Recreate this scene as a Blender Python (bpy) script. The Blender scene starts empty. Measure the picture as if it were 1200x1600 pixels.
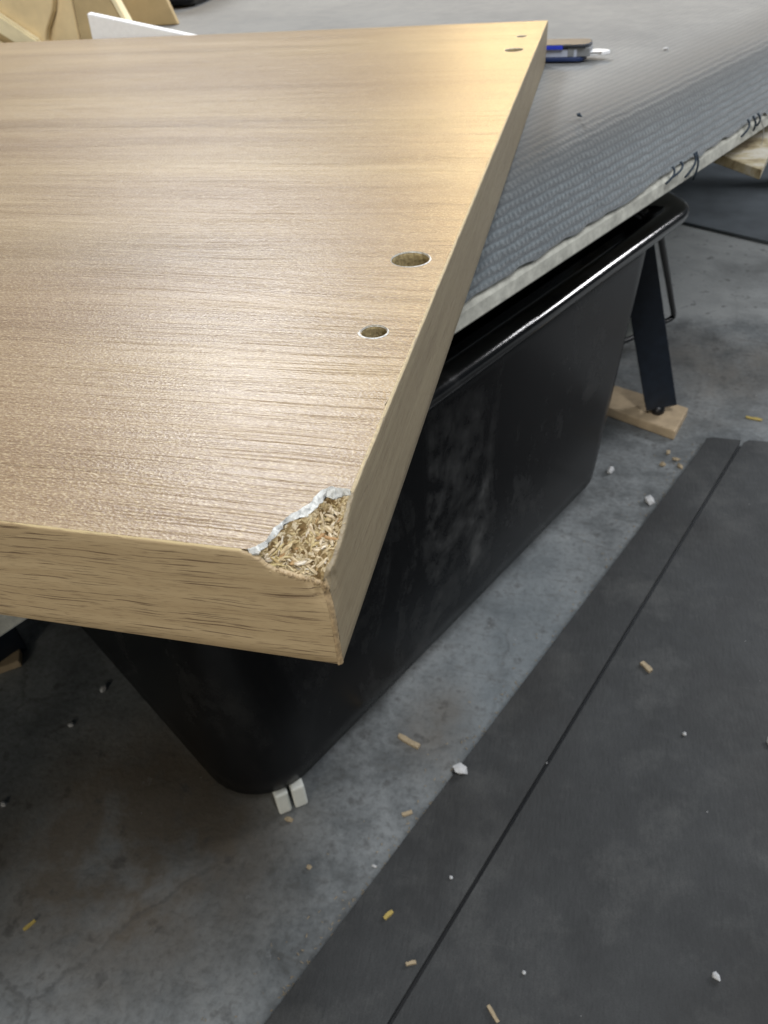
import bpy, bmesh, math, random
from mathutils import Vector, Matrix, noise as mn
random.seed(7)
S = bpy.context.scene
COL = S.collection
# ------------------------------------------------------------------ camera
cam = bpy.data.cameras.new('camera')
camo = bpy.data.objects.new('camera', cam); COL.objects.link(camo)
cam.sensor_width = 36; cam.lens = 26.55; cam.clip_start = 0.01; cam.clip_end = 60
Rw = ((0.971894, -0.097639, 0.214216), (0.226206, 0.639379, -0.734864), (-0.065214, 0.762667, 0.643495))
camo.matrix_world = Matrix.Translation((0, 0, .82)) @ Matrix(Rw).to_4x4()
cam.dof.use_dof = True; cam.dof.focus_distance = .25; cam.dof.aperture_fstop = 29
S.camera = camo
# ------------------------------------------------------------------ world, lamps, exposure
w = bpy.data.worlds.new('World'); S.world = w; w.use_nodes = True
w.node_tree.nodes['Background'].inputs[0].default_value = (.55, .62, .70, 1)
w.node_tree.nodes['Background'].inputs[1].default_value = .11
S.view_settings.view_transform = 'Standard'; S.view_settings.look = 'None'
S.view_settings.exposure = 0; S.view_settings.gamma = 1
def area(name, loc, target, size, sy, energy, color):
    l = bpy.data.lights.new(name, 'AREA'); l.shape = 'RECTANGLE'; l.size = size; l.size_y = sy
    l.energy = energy; l.color = color
    o = bpy.data.objects.new(name, l); COL.objects.link(o); o.location = loc
    o.rotation_euler = (Vector(target) - Vector(loc)).to_track_quat('-Z', 'Y').to_euler()
    return o
area('workshop_lamp', (-1.15, 2.30, 2.50), (-.1, .25, .7), .6, .6, 58, (.97, .98, 1))
area('workshop_lamp', (-.25, 3.4, 2.0), (-.05, .5, .7), .5, .5, 30, (1, .72, .36))
area('workshop_lamp', (-.7, -2.3, 1.15), (-.2, .1, .66), 1.0, .4, 25, (1, .90, .74))
area('workshop_lamp', (.50, -.25, 2.6), (.1, .5, .0), .22, 1.0, 44, (.97, .98, 1))
area('workshop_lamp', (1.25, 3.1, 2.4), (.1, 1.2, .3), .5, 1.2, 22, (.86, .93, 1))
area('workshop_lamp', (2.65, 2.9, 1.9), (.1, 1.0, .3), .9, .55, 62, (.98, .98, 1))
S.cycles.max_bounces = 6; S.cycles.use_denoising = True

# ------------------------------------------------------------------ helpers
def link(name, me, mat=None, parent=None, loc=None, kind=None):
    o = bpy.data.objects.new(name, me); COL.objects.link(o)
    if mat is not None and me is not None and not me.materials: me.materials.append(mat)
    if parent is not None: o.parent = parent
    if loc is not None: o.location = loc
    if kind: o['kind'] = kind
    return o
def mesh(name, vs, fs, smooth=False):
    me = bpy.data.meshes.new(name); me.from_pydata([tuple(v) for v in vs], [], fs); me.update()
    if smooth: me.polygons.foreach_set('use_smooth', [True]*len(me.polygons))
    return me
def bm_mesh(name, bm, smooth=False):
    bmesh.ops.recalc_face_normals(bm, faces=bm.faces)
    me = bpy.data.meshes.new(name); bm.to_mesh(me); bm.free()
    if smooth: me.polygons.foreach_set('use_smooth', [True]*len(me.polygons))
    return me
def thing(name, label, cat, loc=(0, 0, 0), rotz=0, group=None, me=None, mat=None):
    o = link(name, me, mat); o.location = loc; o.rotation_euler = (0, 0, rotz)
    o['label'] = label; o['category'] = cat
    if group: o['group'] = group
    return o
def tube(path, r, n=8, cap=True):
    vs, fs = [], []
    P = [Vector(p) for p in path]
    up = Vector((.13, .21, .97))
    for i, p in enumerate(P):
        t = (P[min(i+1, len(P)-1)] - P[max(i-1, 0)]).normalized()
        a = t.cross(up).normalized(); b = t.cross(a).normalized()
        rr = r[i] if isinstance(r, (list, tuple)) else r
        for k in range(n):
            an = 2*math.pi*k/n
            vs.append(p + (a*math.cos(an) + b*math.sin(an))*rr)
    for i in range(len(P)-1):
        for k in range(n):
            fs.append((i*n+k, i*n+(k+1) % n, (i+1)*n+(k+1) % n, (i+1)*n+k))
    if cap:
        fs.append(tuple(range(n))[::-1]); fs.append(tuple((len(P)-1)*n+k for k in range(n)))
    return vs, fs
def prism(poly, z0, z1, bev=0.0):
    """poly: plan outline; solid from z0 to z1, edges bevelled by bev"""
    bm = bmesh.new()
    vb = [bm.verts.new((x, y, z0)) for x, y in poly]
    vt = [bm.verts.new((x, y, z1)) for x, y in poly]
    n = len(poly)
    bm.faces.new(vb[::-1]); bm.faces.new(vt)
    for i in range(n): bm.faces.new((vb[i], vb[(i+1) % n], vt[(i+1) % n], vt[i]))
    bmesh.ops.recalc_face_normals(bm, faces=bm.faces)
    if bev: bmesh.ops.bevel(bm, geom=bm.edges[:], offset=bev, segments=2, affect='EDGES', profile=.6)
    return bm
def slab_between(a, b, wv, tv):
    """box from a to b with half-width vector wv and half-thickness vector tv"""
    a, b, wv, tv = map(Vector, (a, b, wv, tv)); vs = []
    for p in (a, b):
        vs += [p-wv-tv, p+wv-tv, p+wv+tv, p-wv+tv]
    return vs, [(3, 2, 1, 0), (4, 5, 6, 7), (0, 1, 5, 4), (1, 2, 6, 5), (2, 3, 7, 6), (3, 0, 4, 7)]
def bevelled(vs, fs, bev, seg=2):
    bm = bmesh.new(); V = [bm.verts.new(v) for v in vs]
    for f in fs: bm.faces.new([V[i] for i in f])
    bmesh.ops.recalc_face_normals(bm, faces=bm.faces)
    bmesh.ops.bevel(bm, geom=bm.edges[:], offset=bev, segments=seg, affect='EDGES', profile=.5)
    return bm

# ------------------------------------------------------------------ materials
class N:
    """tiny node-graph writer"""
    def __init__(s, name):
        s.m = bpy.data.materials.new(name); s.m.use_nodes = True
        s.t = s.m.node_tree; s.b = s.t.nodes['Principled BSDF']
        s.co = s.t.nodes.new('ShaderNodeTexCoord').outputs['Object']
        s.disp_h = None
    def set(s, sock, v):
        if hasattr(v, 'is_output') or isinstance(v, bpy.types.NodeSocket): s.t.links.new(v, sock)
        elif isinstance(v, (tuple, list)) and len(v) == 3 and sock.type == 'RGBA': sock.default_value = (*v, 1)
        else: sock.default_value = v
    def sc(s, v, co=None, loc=(0, 0, 0), rot=(0, 0, 0)):
        n = s.t.nodes.new('ShaderNodeMapping'); n.inputs['Scale'].default_value = v
        n.inputs['Location'].default_value = loc; n.inputs['Rotation'].default_value = rot
        s.t.links.new(co or s.co, n.inputs[0]); return n.outputs[0]
    def noise(s, co, scale=1, detail=4, rough=.55, dist=0):
        n = s.t.nodes.new('ShaderNodeTexNoise'); s.t.links.new(co, n.inputs['Vector'])
        n.inputs['Scale'].default_value = scale; n.inputs['Detail'].default_value = detail
        n.inputs['Roughness'].default_value = rough; n.inputs['Distortion'].default_value = dist
        return n.outputs[0]
    def wave(s, co, scale, dist=0, dsc=1):
        n = s.t.nodes.new('ShaderNodeTexWave'); s.t.links.new(co, n.inputs['Vector'])
        n.inputs['Scale'].default_value = scale; n.inputs['Distortion'].default_value = dist
        n.inputs['Detail Scale'].default_value = dsc; return n.outputs[1]
    def vor(s, co, scale, feat='F1'):
        n = s.t.nodes.new('ShaderNodeTexVoronoi'); n.feature = feat; s.t.links.new(co, n.inputs['Vector'])
        n.inputs['Scale'].default_value = scale; return n
    def math(s, op, a, b=0.0, c=None, clamp=False):
        n = s.t.nodes.new('ShaderNodeMath'); n.operation = op; n.use_clamp = clamp
        s.set(n.inputs[0], a); s.set(n.inputs[1], b)
        if c is not None: s.set(n.inputs[2], c)
        return n.outputs[0]
    def ramp(s, f, *stops):
        n = s.t.nodes.new('ShaderNodeValToRGB'); s.t.links.new(f, n.inputs[0]); e = n.color_ramp.elements
        while len(e) < len(stops): e.new(.5)
        for el, (p, c) in zip(e, stops):
            el.position = p; el.color = (*c, 1) if isinstance(c, (tuple, list)) else (c, c, c, 1)
        return n.outputs[0]
    def mix(s, f, a, b, mode='MIX'):
        n = s.t.nodes.new('ShaderNodeMix'); n.data_type = 'RGBA'; n.blend_type = mode
        s.set(n.inputs[0], f); s.set(n.inputs[6], a); s.set(n.inputs[7], b); return n.outputs[2]
    def sep(s, co=None):
        n = s.t.nodes.new('ShaderNodeSeparateXYZ'); s.t.links.new(co or s.co, n.inputs[0]); return n.outputs
    def comb(s, x, y, z):
        n = s.t.nodes.new('ShaderNodeCombineXYZ')
        for i, v in enumerate((x, y, z)): s.set(n.inputs[i], v)
        return n.outputs[0]
    def bump(s, h, dist, strength=1.0):
        n = s.t.nodes.new('ShaderNodeBump'); s.set(n.inputs['Height'], h)
        n.inputs['Distance'].default_value = dist; n.inputs['Strength'].default_value = strength
        s.t.links.new(n.outputs[0], s.b.inputs['Normal'])
    def out(s, color=None, rough=None, spec=None, **k):
        if color is not None: s.set(s.b.inputs['Base Color'], color)
        if rough is not None: s.set(s.b.inputs['Roughness'], rough)
        if spec is not None: s.set(s.b.inputs['Specular IOR Level'], spec)
        for kk, v in k.items(): s.set(s.b.inputs[kk.replace('_', ' ')], v)
        return s.m
def plain(name, c, rough=.6, noise_sc=60, amt=.25, bump=0.0, spec=.5):
    n = N(name); f = n.noise(n.co, noise_sc, 5, .6)
    n_ = tuple(x*(1-amt) for x in c); p = tuple(min(1, x*(1+amt)) for x in c)
    col = n.ramp(f, (.3, n_), (.7, p))
    if bump: n.bump(f, bump, 1)
    return n.out(col, rough, spec)

def wood_laminate():
    n = N('wood_laminate')
    x, y, z = n.sep()
    # the grain bends round one knot
    kx = n.math('MULTIPLY', n.math('ADD', x, .186), 13); ky = n.math('MULTIPLY', n.math('ADD', y, -.291), 32)
    r2 = n.math('ADD', n.math('MULTIPLY', kx, kx), n.math('MULTIPLY', ky, ky))
    g = n.math('POWER', 2.718, n.math('MULTIPLY', r2, -1))
    wy = n.math('ADD', y, n.math('MULTIPLY', n.math('MULTIPLY', g, ky), .013))
    low = n.noise(n.sc((5, 14, 1)), 1, 2)
    wy = n.math('ADD', wy, n.math('MULTIPLY', n.math('SUBTRACT', low, .5), .012))
    co = n.comb(x, wy, 0)
    band = n.noise(n.sc((1.6, 38, 1), co), 1, 3, .5)
    mid = n.noise(n.sc((6, 190, 1), co), 1, 4, .6)
    fine = n.noise(n.sc((13, 1250, 1), co), 1, 4, .72)
    pore = n.noise(n.sc((9, 1650, 1), co), 1, 4, .62)
    speck = n.noise(n.sc((750, 1700, 1)), 1, 3, .65)
    grit = n.vor(n.sc((1000, 1700, 1)), 1).outputs['Distance']
    f = n.math('ADD', n.math('MULTIPLY', band, .30), n.math('MULTIPLY', mid, .22))
    f = n.math('ADD', f, n.math('MULTIPLY', fine, .56))
    col = n.ramp(f, (.39, (.125, .080, .044)), (.48, (.210, .145, .084)), (.56, (.290, .212, .126)), (.68, (.380, .290, .178)))
    streak = n.ramp(pore, (.36, 0.0), (.44, 1.0))
    col = n.mix(n.math('MULTIPLY', n.math('SUBTRACT', 1, streak), .42), col, (.13, .078, .042))
    kn = n.math('MULTIPLY', g, n.ramp(n.noise(n.sc((60, 260, 1), co), 1, 3), (.34, .5), (.56, 1.0)))
    col = n.mix(kn, col, (.105, .068, .043))
    tint = n.ramp(n.noise(n.sc((3, 9, 1)), 1, 2), (.4, 0.0), (.62, 1.0))
    col = n.mix(n.math('MULTIPLY', tint, .30), col, (.36, .275, .145))
    tint2 = n.ramp(n.noise(n.sc((2, 7, 1), None, (4, 3, 0)), 1, 3), (.44, 0.0), (.60, .5))
    col = n.mix(tint2, col, (.195, .128, .076))
    pale = n.ramp(speck, (.52, 0.0), (.66, .75))
    col = n.mix(pale, col, (.49, .395, .245))
    sp2 = n.noise(n.sc((210, 800, 1), None, (2, 7, 0)), 1, 3, .7)
    col = n.mix(n.ramp(sp2, (.54, 0.0), (.70, .5)), col, (.45, .365, .225))
    col = n.mix(n.ramp(sp2, (.32, .4), (.45, 0.0)), col, (.15, .09, .05))
    col = n.mix(n.ramp(speck, (.34, .5), (.46, 0.0)), col, (.15, .088, .045))
    h = n.math('ADD', n.math('MULTIPLY', fine, .42), n.math('MULTIPLY', speck, .55))
    h = n.math('ADD', h, n.math('MULTIPLY', grit, .5))
    h = n.math('ADD', h, n.math('MULTIPLY', streak, .55))
    n.bump(h, .00019, .65)
    return n.out(col, n.ramp(mid, (.3, .33), (.7, .41)), .42)

def wood_band(name, along, k=1.0):
    """edge banding: pale tan with short dark pore dashes, worn to a pale line at its top edge (local z = 0)"""
    n = N(name); x, y, z = n.sep()
    a = x if along == 'x' else y
    warp = n.noise(n.comb(n.math('MULTIPLY', a, 22), n.math('MULTIPLY', z, 60), 3.0), 1, 2)
    zz = n.math('ADD', z, n.math('MULTIPLY', n.math('SUBTRACT', warp, .5), .0045))
    zz = n.math('ADD', zz, n.math('MULTIPLY', a, -.035))
    c1 = n.comb(n.math('MULTIPLY', a, 42), n.math('MULTIPLY', zz, 2100), 1.0)
    c2 = n.comb(n.math('MULTIPLY', a, 10), n.math('MULTIPLY', zz, 220), 5.0)
    c3 = n.comb(n.math('MULTIPLY', a, 190), n.math('MULTIPLY', zz, 2400), 9.0)
    d = n.noise(c1, 1, 2, .5); b = n.noise(c2, 1, 3, .55); fi = n.noise(c3, 1, 2, .5)
    gate = n.noise(n.comb(n.math('MULTIPLY', a, 40), n.math('MULTIPLY', zz, 200), 2.0), 1, 1)
    col = n.ramp(b, (.3, (.37, .272, .152) if k == 1 else (.215, .172, .108)), (.7, (.475, .365, .215) if k == 1 else (.285, .235, .150)))  # side banding has its shade painted into a darker, greyer colour
    dash = n.math('MULTIPLY', n.ramp(d, (.595, 0.0), (.635, 1.0)), n.ramp(gate, (.36, 0.0), (.50, 1.0)))
    faint = n.ramp(fi, (.56, 0.0), (.68, .40))
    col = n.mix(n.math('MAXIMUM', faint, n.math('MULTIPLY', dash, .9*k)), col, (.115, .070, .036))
    edge = n.noise(n.comb(n.math('MULTIPLY', a, 55), 0.0, 7.0), 1, 3, .6)
    lim = n.math('MULTIPLY', n.math('SUBTRACT', edge, .36), .0022)
    worn = n.math('GREATER_THAN', n.math('ADD', z, lim), 0)
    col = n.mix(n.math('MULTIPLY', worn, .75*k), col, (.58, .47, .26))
    n.bump(n.math('SUBTRACT', n.math('MULTIPLY', fi, .3), dash), .00018, .7)
    return n.out(col, .5, .4)

def particle_mat():
    n = N('particle_core')
    v = n.vor(n.sc((700, 700, 700)), 1).outputs['Color']
    r = n.sep(v)[0]
    col = n.ramp(r, (0, (.12, .075, .03)), (.35, (.26, .19, .09)), (.7, (.46, .37, .21)), (1, (.60, .52, .37)))
    nn = n.noise(n.co, 1600, 3)
    col = n.mix(n.ramp(nn, (.35, .6), (.52, 0.0)), col, (.24, .15, .07))
    n.bump(nn, .0004, 1); return n.out(col, .85, .2)

def flake_mat():
    n = N('wood_flake')
    oi = n.t.nodes.new('ShaderNodeObjectInfo').outputs['Random']
    col = n.ramp(oi, (0, (.40, .22, .10)), (.10, (.56, .47, .22)), (.45, (.66, .55, .35)), (.8, (.72, .63, .46)), (1, (.76, .72, .62)))
    g = n.noise(n.sc((500, 4500, 4500)), 1, 2)
    col = n.mix(n.ramp(g, (.38, .7), (.58, 0.0)), col, (.25, .15, .065))
    n.bump(g, .00015, 1); return n.out(col, .7, .3)

def concrete():
    n = N('concrete'); x, y, z = n.sep()
    a = n.noise(n.co, 3.2, 5, .6, .6); b = n.noise(n.co, 17, 6, .68); c = n.noise(n.co, 130, 4, .65)
    f = n.math('ADD', n.math('MULTIPLY', a, .45), n.math('ADD', n.math('MULTIPLY', b, .40), n.math('MULTIPLY', c, .15)))
    col = n.ramp(f, (.37, (.066, .070, .072)), (.47, (.132, .144, .150)), (.55, (.205, .222, .230)), (.67, (.310, .328, .330)))
    # brown, oily stains: near the tub's left end (darkened further, shade painted in), one streak beside the mat and the far floor
    st = n.noise(n.sc((1, 1, 1), None, (3.1, .7, 0)), 4.0, 4, .6, .5)
    def blob(cx, cy, sx, sy):
        u = n.math('MULTIPLY', n.math('SUBTRACT', x, cx), 1/sx); v = n.math('MULTIPLY', n.math('SUBTRACT', y, cy), 1/sy)
        return n.math('POWER', 2.718, n.math('MULTIPLY', n.math('ADD', n.math('MULTIPLY', u, u), n.math('MULTIPLY', v, v)), -1))
    g = n.math('ADD', n.math('MULTIPLY', blob(-.44, .33, .17, .15), 1.25), n.math('MULTIPLY', blob(-.105, .54, .05, .085), .75))
    g = n.math('ADD', g, n.math('MULTIPLY', blob(.42, 1.48, .5, .24), .55))
    st = n.math('ADD', n.math('MULTIPLY', st, .6), n.math('MULTIPLY', b, .5))
    m = n.ramp(n.math('MULTIPLY', g, n.ramp(st, (.36, .15), (.66, 1.0))), (.12, 0.0), (.62, .85))
    col = n.mix(m, col, (.095, .076, .054))
    bl = n.ramp(blob(-.02, .66, .12, .34), (.2, 0.0), (.9, .5))  # bluish light beside the tub, painted into the concrete
    col = n.mix(bl, col, (.165, .195, .215))
    sm = n.noise(n.sc((14, 46, 1), None, (0, 0, 0), (0, 0, -.6)), 1, 5, .7, 1.2)
    col = n.mix(n.ramp(sm, (.55, 0.0), (.72, .45)), col, (.075, .072, .066))
    col = n.mix(n.ramp(c, (.34, .28), (.48, 0.0)), col, (.085, .085, .08))
    pl = n.math('ADD', y, n.math('ADD', n.math('MULTIPLY', x, -.18), n.math('MULTIPLY', b, .10)))
    pale = n.math('MULTIPLY', n.ramp(n.math('MULTIPLY', pl, .5), (.835, 0.0), (.865, 1.0)), n.ramp(a, (.34, .35), (.55, .8)))
    col = n.mix(pale, col, (.33, .345, .345))
    ck = n.vor(n.sc((1, 1, 1), n.comb(n.math('ADD', x, n.math('MULTIPLY', b, .05)), n.math('ADD', y, n.math('MULTIPLY', c, .02)), 0.0)), 3.1, 'DISTANCE_TO_EDGE').outputs['Distance']
    col = n.mix(n.math('MULTIPLY', n.ramp(ck, (.0, 1.0), (.012, 0.0)), n.ramp(a, (.45, 0.0), (.6, .45))), col, (.05, .05, .05))
    spot = n.ramp(n.noise(n.co, 34, 3, .6), (.60, 0.0), (.70, .65))
    col = n.mix(spot, col, (.055, .055, .055))
    wh = n.ramp(n.noise(n.sc((1, 1, 1), None, (9, 4, 0)), 46, 4, .7), (.66, 0.0), (.76, .4))
    col = n.mix(wh, col, (.36, .38, .40))
    n.bump(n.math('ADD', c, b), .0012, .7)
    return n.out(col, n.ramp(b, (.35, .42), (.65, .70)), .4)

def rubber():
    n = N('mat_rubber')
    a = n.noise(n.co, 5, 5, .62); b = n.noise(n.sc((260, 60, 1), None, (0, 0, 0), (0, 0, .5)), 1, 3, .6); c = n.noise(n.co, 24, 5, .7)
    f = n.math('ADD', n.math('MULTIPLY', a, .6), n.math('MULTIPLY', c, .4))
    col = n.ramp(f, (.34, (.025, .0268, .028)), (.52, (.040, .0425, .044)), (.68, (.060, .063, .064)))
    du = n.ramp(n.noise(n.sc((1, 1, 1), None, (5, 2, 0)), 9, 6, .72), (.50, 0.0), (.72, .6))
    col = n.mix(du, col, (.105, .108, .105))
    sc = n.ramp(n.noise(n.sc((9, 150, 1), None, (0, 3, 0), (0, 0, .9)), 1, 4, .7, .6), (.66, 0.0), (.76, .35))
    col = n.mix(sc, col, (.14, .142, .138))
    wv = n.ramp(n.noise(n.sc((420, 1100, 1)), 1, 2, .6), (.36, .45), (.56, 0.0))
    col = n.mix(wv, col, (.018, .019, .020))
    dk = n.ramp(n.noise(n.sc((1, 1, 1), None, (1, 8, 0)), 4.2, 4, .6), (.36, .55), (.52, 0.0))
    col = n.mix(dk, col, (.022, .022, .022))
    n.bump(n.math('ADD', b, c), .0008, .6)
    return n.out(col, .62, .35)

def tub_plastic(spec, ro=.26):
    n = N('black_plastic')
    s1 = n.noise(n.sc((9, 9, 4), None, (0, 0, 0), (.4, 0, .3)), 1, 5, .65, .8)
    s2 = n.noise(n.sc((34, 34, 30), None, (0, 0, 0), (.6, .2, .3)), 1, 4, .7)
    d = n.math('MULTIPLY', n.ramp(s1, (.50, 0.0), (.70, 1.0)), n.ramp(s2, (.38, 0.0), (.70, 1.0)))
    x, y, z = n.sep()                                     # scuffs gather on the long side, low and towards the far end
    gd = n.math('ADD', n.math('POWER', n.math('MULTIPLY', n.math('SUBTRACT', x, .25), 4.2), 2), n.math('POWER', n.math('MULTIPLY', n.math('ADD', y, .05), 3.2), 2))
    gd = n.math('ADD', gd, n.math('POWER', n.math('MULTIPLY', n.math('SUBTRACT', z, .17), 4.5), 2))
    d = n.math('MULTIPLY', d, n.math('ADD', n.math('POWER', 2.718, n.math('MULTIPLY', gd, -1)), .06))
    col = n.mix(n.math('MULTIPLY', d, .75), (.0034, .0038, .0046), (.16, .165, .165))
    n.bump(s2, .0005, .4)
    return n.out(col, n.math('ADD', ro, n.math('MULTIPLY', d, .4)), spec)

def carpet_mat():
    n = N('carpet'); x, y, z = n.sep()      # local x runs along the bench edge
    y = n.math('MULTIPLY', y, -1)                          # outward distance from the start of the roll
    t = n.math('SUBTRACT', y, z)
    wob = n.noise(n.comb(n.math('MULTIPLY', x, 45), n.math('MULTIPLY', t, 90), 0.0), 1, 3)
    t2 = n.math('ADD', t, n.math('MULTIPLY', wob, .007))
    rib = n.math('SINE', n.math('MULTIPLY', t2, 2*math.pi/.0084))
    cross = n.math('SINE', n.math('MULTIPLY', n.math('ADD', x, n.math('MULTIPLY', wob, .007)), 2*math.pi/.0058))
    loops = n.math('MULTIPLY', n.math('ADD', rib, 1), n.math('ADD', n.math('MULTIPLY', cross, .18), 1))
    fz = n.noise(n.comb(x, t, 0.0), 700, 3, .7); big = n.noise(n.comb(x, t, 0.0), 5, 5, .6); med = n.noise(n.comb(x, t, 0.0), 42, 4, .7)
    # paler flat top, bluer turned-down side with shade painted in, dark band at roll
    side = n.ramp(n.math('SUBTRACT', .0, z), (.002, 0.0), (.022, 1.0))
    roll_band = n.math('MULTIPLY', n.ramp(n.math('ADD', y, .06), (.0, 0.0), (.06, 1.0)), n.ramp(n.math('MULTIPLY', z, -1), (.004, 1.0), (.034, 0.0)))
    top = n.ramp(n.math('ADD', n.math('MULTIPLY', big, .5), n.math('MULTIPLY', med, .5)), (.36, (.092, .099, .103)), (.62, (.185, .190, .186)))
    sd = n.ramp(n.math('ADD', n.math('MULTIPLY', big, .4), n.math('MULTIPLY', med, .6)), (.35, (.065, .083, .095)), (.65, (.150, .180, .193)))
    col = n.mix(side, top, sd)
    col = n.mix(n.math('MULTIPLY', roll_band, .85), col, (.055, .056, .052))
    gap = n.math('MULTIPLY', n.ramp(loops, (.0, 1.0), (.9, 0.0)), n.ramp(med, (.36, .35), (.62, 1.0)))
    amt = n.math('ADD', .25, n.math('MULTIPLY', n.math('MAXIMUM', side, roll_band), .55))
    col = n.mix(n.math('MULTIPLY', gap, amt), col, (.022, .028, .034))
    col = n.mix(n.ramp(fz, (.35, .30), (.6, 0.0)), col, (.07, .08, .085))
    h = n.math('ADD', n.math('MULTIPLY', loops, n.math('ADD', .2, n.math('MULTIPLY', side, .3))), n.math('MULTIPLY', fz, .55))
    n.bump(h, .0013, .7)
    return n.out(col, .92, .15, Sheen_Weight=.35, Sheen_Roughness=.6)

M = {
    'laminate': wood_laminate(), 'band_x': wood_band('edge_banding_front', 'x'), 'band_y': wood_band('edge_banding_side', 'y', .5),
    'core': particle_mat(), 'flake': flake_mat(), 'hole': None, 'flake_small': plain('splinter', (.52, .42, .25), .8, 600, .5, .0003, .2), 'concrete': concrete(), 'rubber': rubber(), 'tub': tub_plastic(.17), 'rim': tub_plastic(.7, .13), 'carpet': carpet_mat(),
    'white_core': plain('broken_laminate', (.58, .59, .57), .75, 750, .42, .0006),
    'seam': plain('worn_banding_edge', (.34, .245, .135), .7, 900, .35, .0002),
    'pale_line': plain('banding_top', (.38, .305, .18), .6, 500, .35, .0002),
    'backing': plain('pale_backing', (.42, .42, .37), .85, 90, .25, .001),
    'steel': plain('dark_steel', (.010, .016, .027), .45, 50, .3),
    'blackmetal': plain('black_metal', (.006, .007, .009), .4, 50, .3),
    'pine': plain('raw_wood', (.40, .31, .20), .75, 30, .2, .0006),
    'white': plain('white_plastic', (.76, .79, .75), .45, 40, .08),
    'foam': plain('white_foam', (.86, .88, .91), .7, 200, .04, .0003),
    'chip': plain('wood_chip', (.36, .29, .19), .8, 300, .25, .0004),
    'yellow': plain('yellow_chip', (.38, .29, .08), .7, 300, .2),
    'crumb': plain('white_crumb', (.52, .53, .54), .8, 400, .15, .0004),
    'thread': plain('dark_thread', (.03, .045, .065), .9, 400, .2),
    'nylon': plain('clear_thread', (.35, .35, .34), .3, 300, .1),
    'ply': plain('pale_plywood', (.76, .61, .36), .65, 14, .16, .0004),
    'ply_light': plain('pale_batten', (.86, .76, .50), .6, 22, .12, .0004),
    'ply_dark': plain('shaded_plywood', (.48, .37, .20), .65, 18, .15, .0004),  # plywood tone with shade painted into it
    'navy': plain('navy_plastic', (.018, .035, .11), .4, 60, .2),
    'blue': plain('blue_insert', (.03, .06, .62), .35, 60, .15),
    'lav': plain('pale_metal', (.46, .50, .60), .35, 80, .12),
    'tooldark': plain('dark_plastic', (.035, .042, .055), .6, 80, .2),
    'toolgrey': plain('grey_plastic', (.20, .21, .22), .5, 80, .2),
    'dust': plain('sawdust', (.26, .215, .15), .9, 300, .4),
    'slate': plain('slate_mat', (.095, .112, .128), .7, 7, .3),
    'offcut': None,
}
def offcut():
    n = N('mottled_board'); f = n.noise(n.co, 26, 5, .65, .4)
    col = n.ramp(f, (.34, (.17, .13, .07)), (.46, (.34, .29, .18)), (.56, (.44, .41, .34)), (.68, (.48, .46, .40)))
    n.bump(f, .001, .5); return n.out(col, .8, .3)
M['offcut'] = offcut()
M['hole'] = plain('drilled_core', (.36, .295, .165), .9, 700, .38, .0003, .1)
M['core'].node_tree.nodes['Principled BSDF'].inputs['Specular IOR Level'].default_value = .1

# ------------------------------------------------------------------ setting: floor
bm = bmesh.new()
bmesh.ops.create_grid(bm, x_segments=8, y_segments=8, size=6)
fl = link('floor', bm_mesh('floor', bm), M['concrete'], loc=(0, 1.5, 0), kind='structure')
fl.location = (0, 0, 0)
# two black rubber mats laid edge to edge, the narrow one tapering to the far end
NE = lambda a, b, k: (a[0] + (b[0]-a[0])*k, a[1] + (b[1]-a[1])*k)
L0, L1 = (-.215, .1871), (.2556, 1.2109)
G0, G1 = (-.0978, .2121), (.3197, 1.2096)
nl, ng = NE(L0, L1, -.6), NE(G0, G1, -.6)
end = [(L1[0], L1[1]-.012), (L1[0]+.004, L1[1]+.004), (L1[0]+.016, L1[1]+.008), (G1[0]-.0020, G1[1]+.006)]
thing('floor_mat', 'narrow tapering strip of black rubber mat between the bare concrete and the seam', 'mat', (0, 0, 0),
      me=bm_mesh('floor_mat', prism([nl] + end[:1] + end[1:] + [(ng[0]-.0016, ng[1])], .001, .0096, .0003)), mat=M['rubber'])
def undercut(poly):
    bm = prism(poly, .001, .0084)
    for v in bm.verts:                       # edge along the seam slopes back underneath, shaped to keep the gap dark
        if v.co.z < .005 and v.co.x < .33 and v.co.x < poly[2][0] - .001: v.co.x += .010
    return bm
wide = [(ng[0]+.0015, ng[1]), (G1[0]+.0015, G1[1]), (G1[0]+.012, G1[1]+.010), (.95, 1.20), (.95, ng[1])]
wide_mat = thing('floor_mat', 'wide black rubber mat filling the lower right, on the right of the dark seam', 'mat', (0, 0, 0),
      me=bm_mesh('floor_mat', undercut(wide)), mat=M['rubber'])
link('seam_shade_strip', bm_mesh('seam_shade_strip', prism([(ng[0]-.006, ng[1]), (G1[0]-.006, G1[1]), (G1[0]+.007, G1[1]), (ng[0]+.007, ng[1])], .0003, .0009)), M['blackmetal'], wide_mat)  # added dark strip under the gap, painted shade for the seam
# a third mat far under the bench end
thing('floor_mat', 'dark mat on the far floor beyond the pale strip of concrete, at upper right', 'mat', (0, 0, 0),
      me=bm_mesh('floor_mat', prism([(.10, 2.44), (.62, 2.088), (1.15, 2.9), (.5, 3.4)], .001, .008, .001)), mat=M['slate'])

# ------------------------------------------------------------------ workbench
UX, UY = .455, .8905                       # direction of the bench's edge; outward normal is (UY, -UX)
rot = math.atan2(UY, UX)
# local frame: x along the edge, y = -(outward) ... use a frame whose y points outward by mirroring with rotation of -90
def bw(s, d, z): return (UX*s + UY*d, UY*s - UX*d, z)
ZB = .6616; D0 = -.325                     # flat top height; where the carpet starts to roll over
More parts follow.
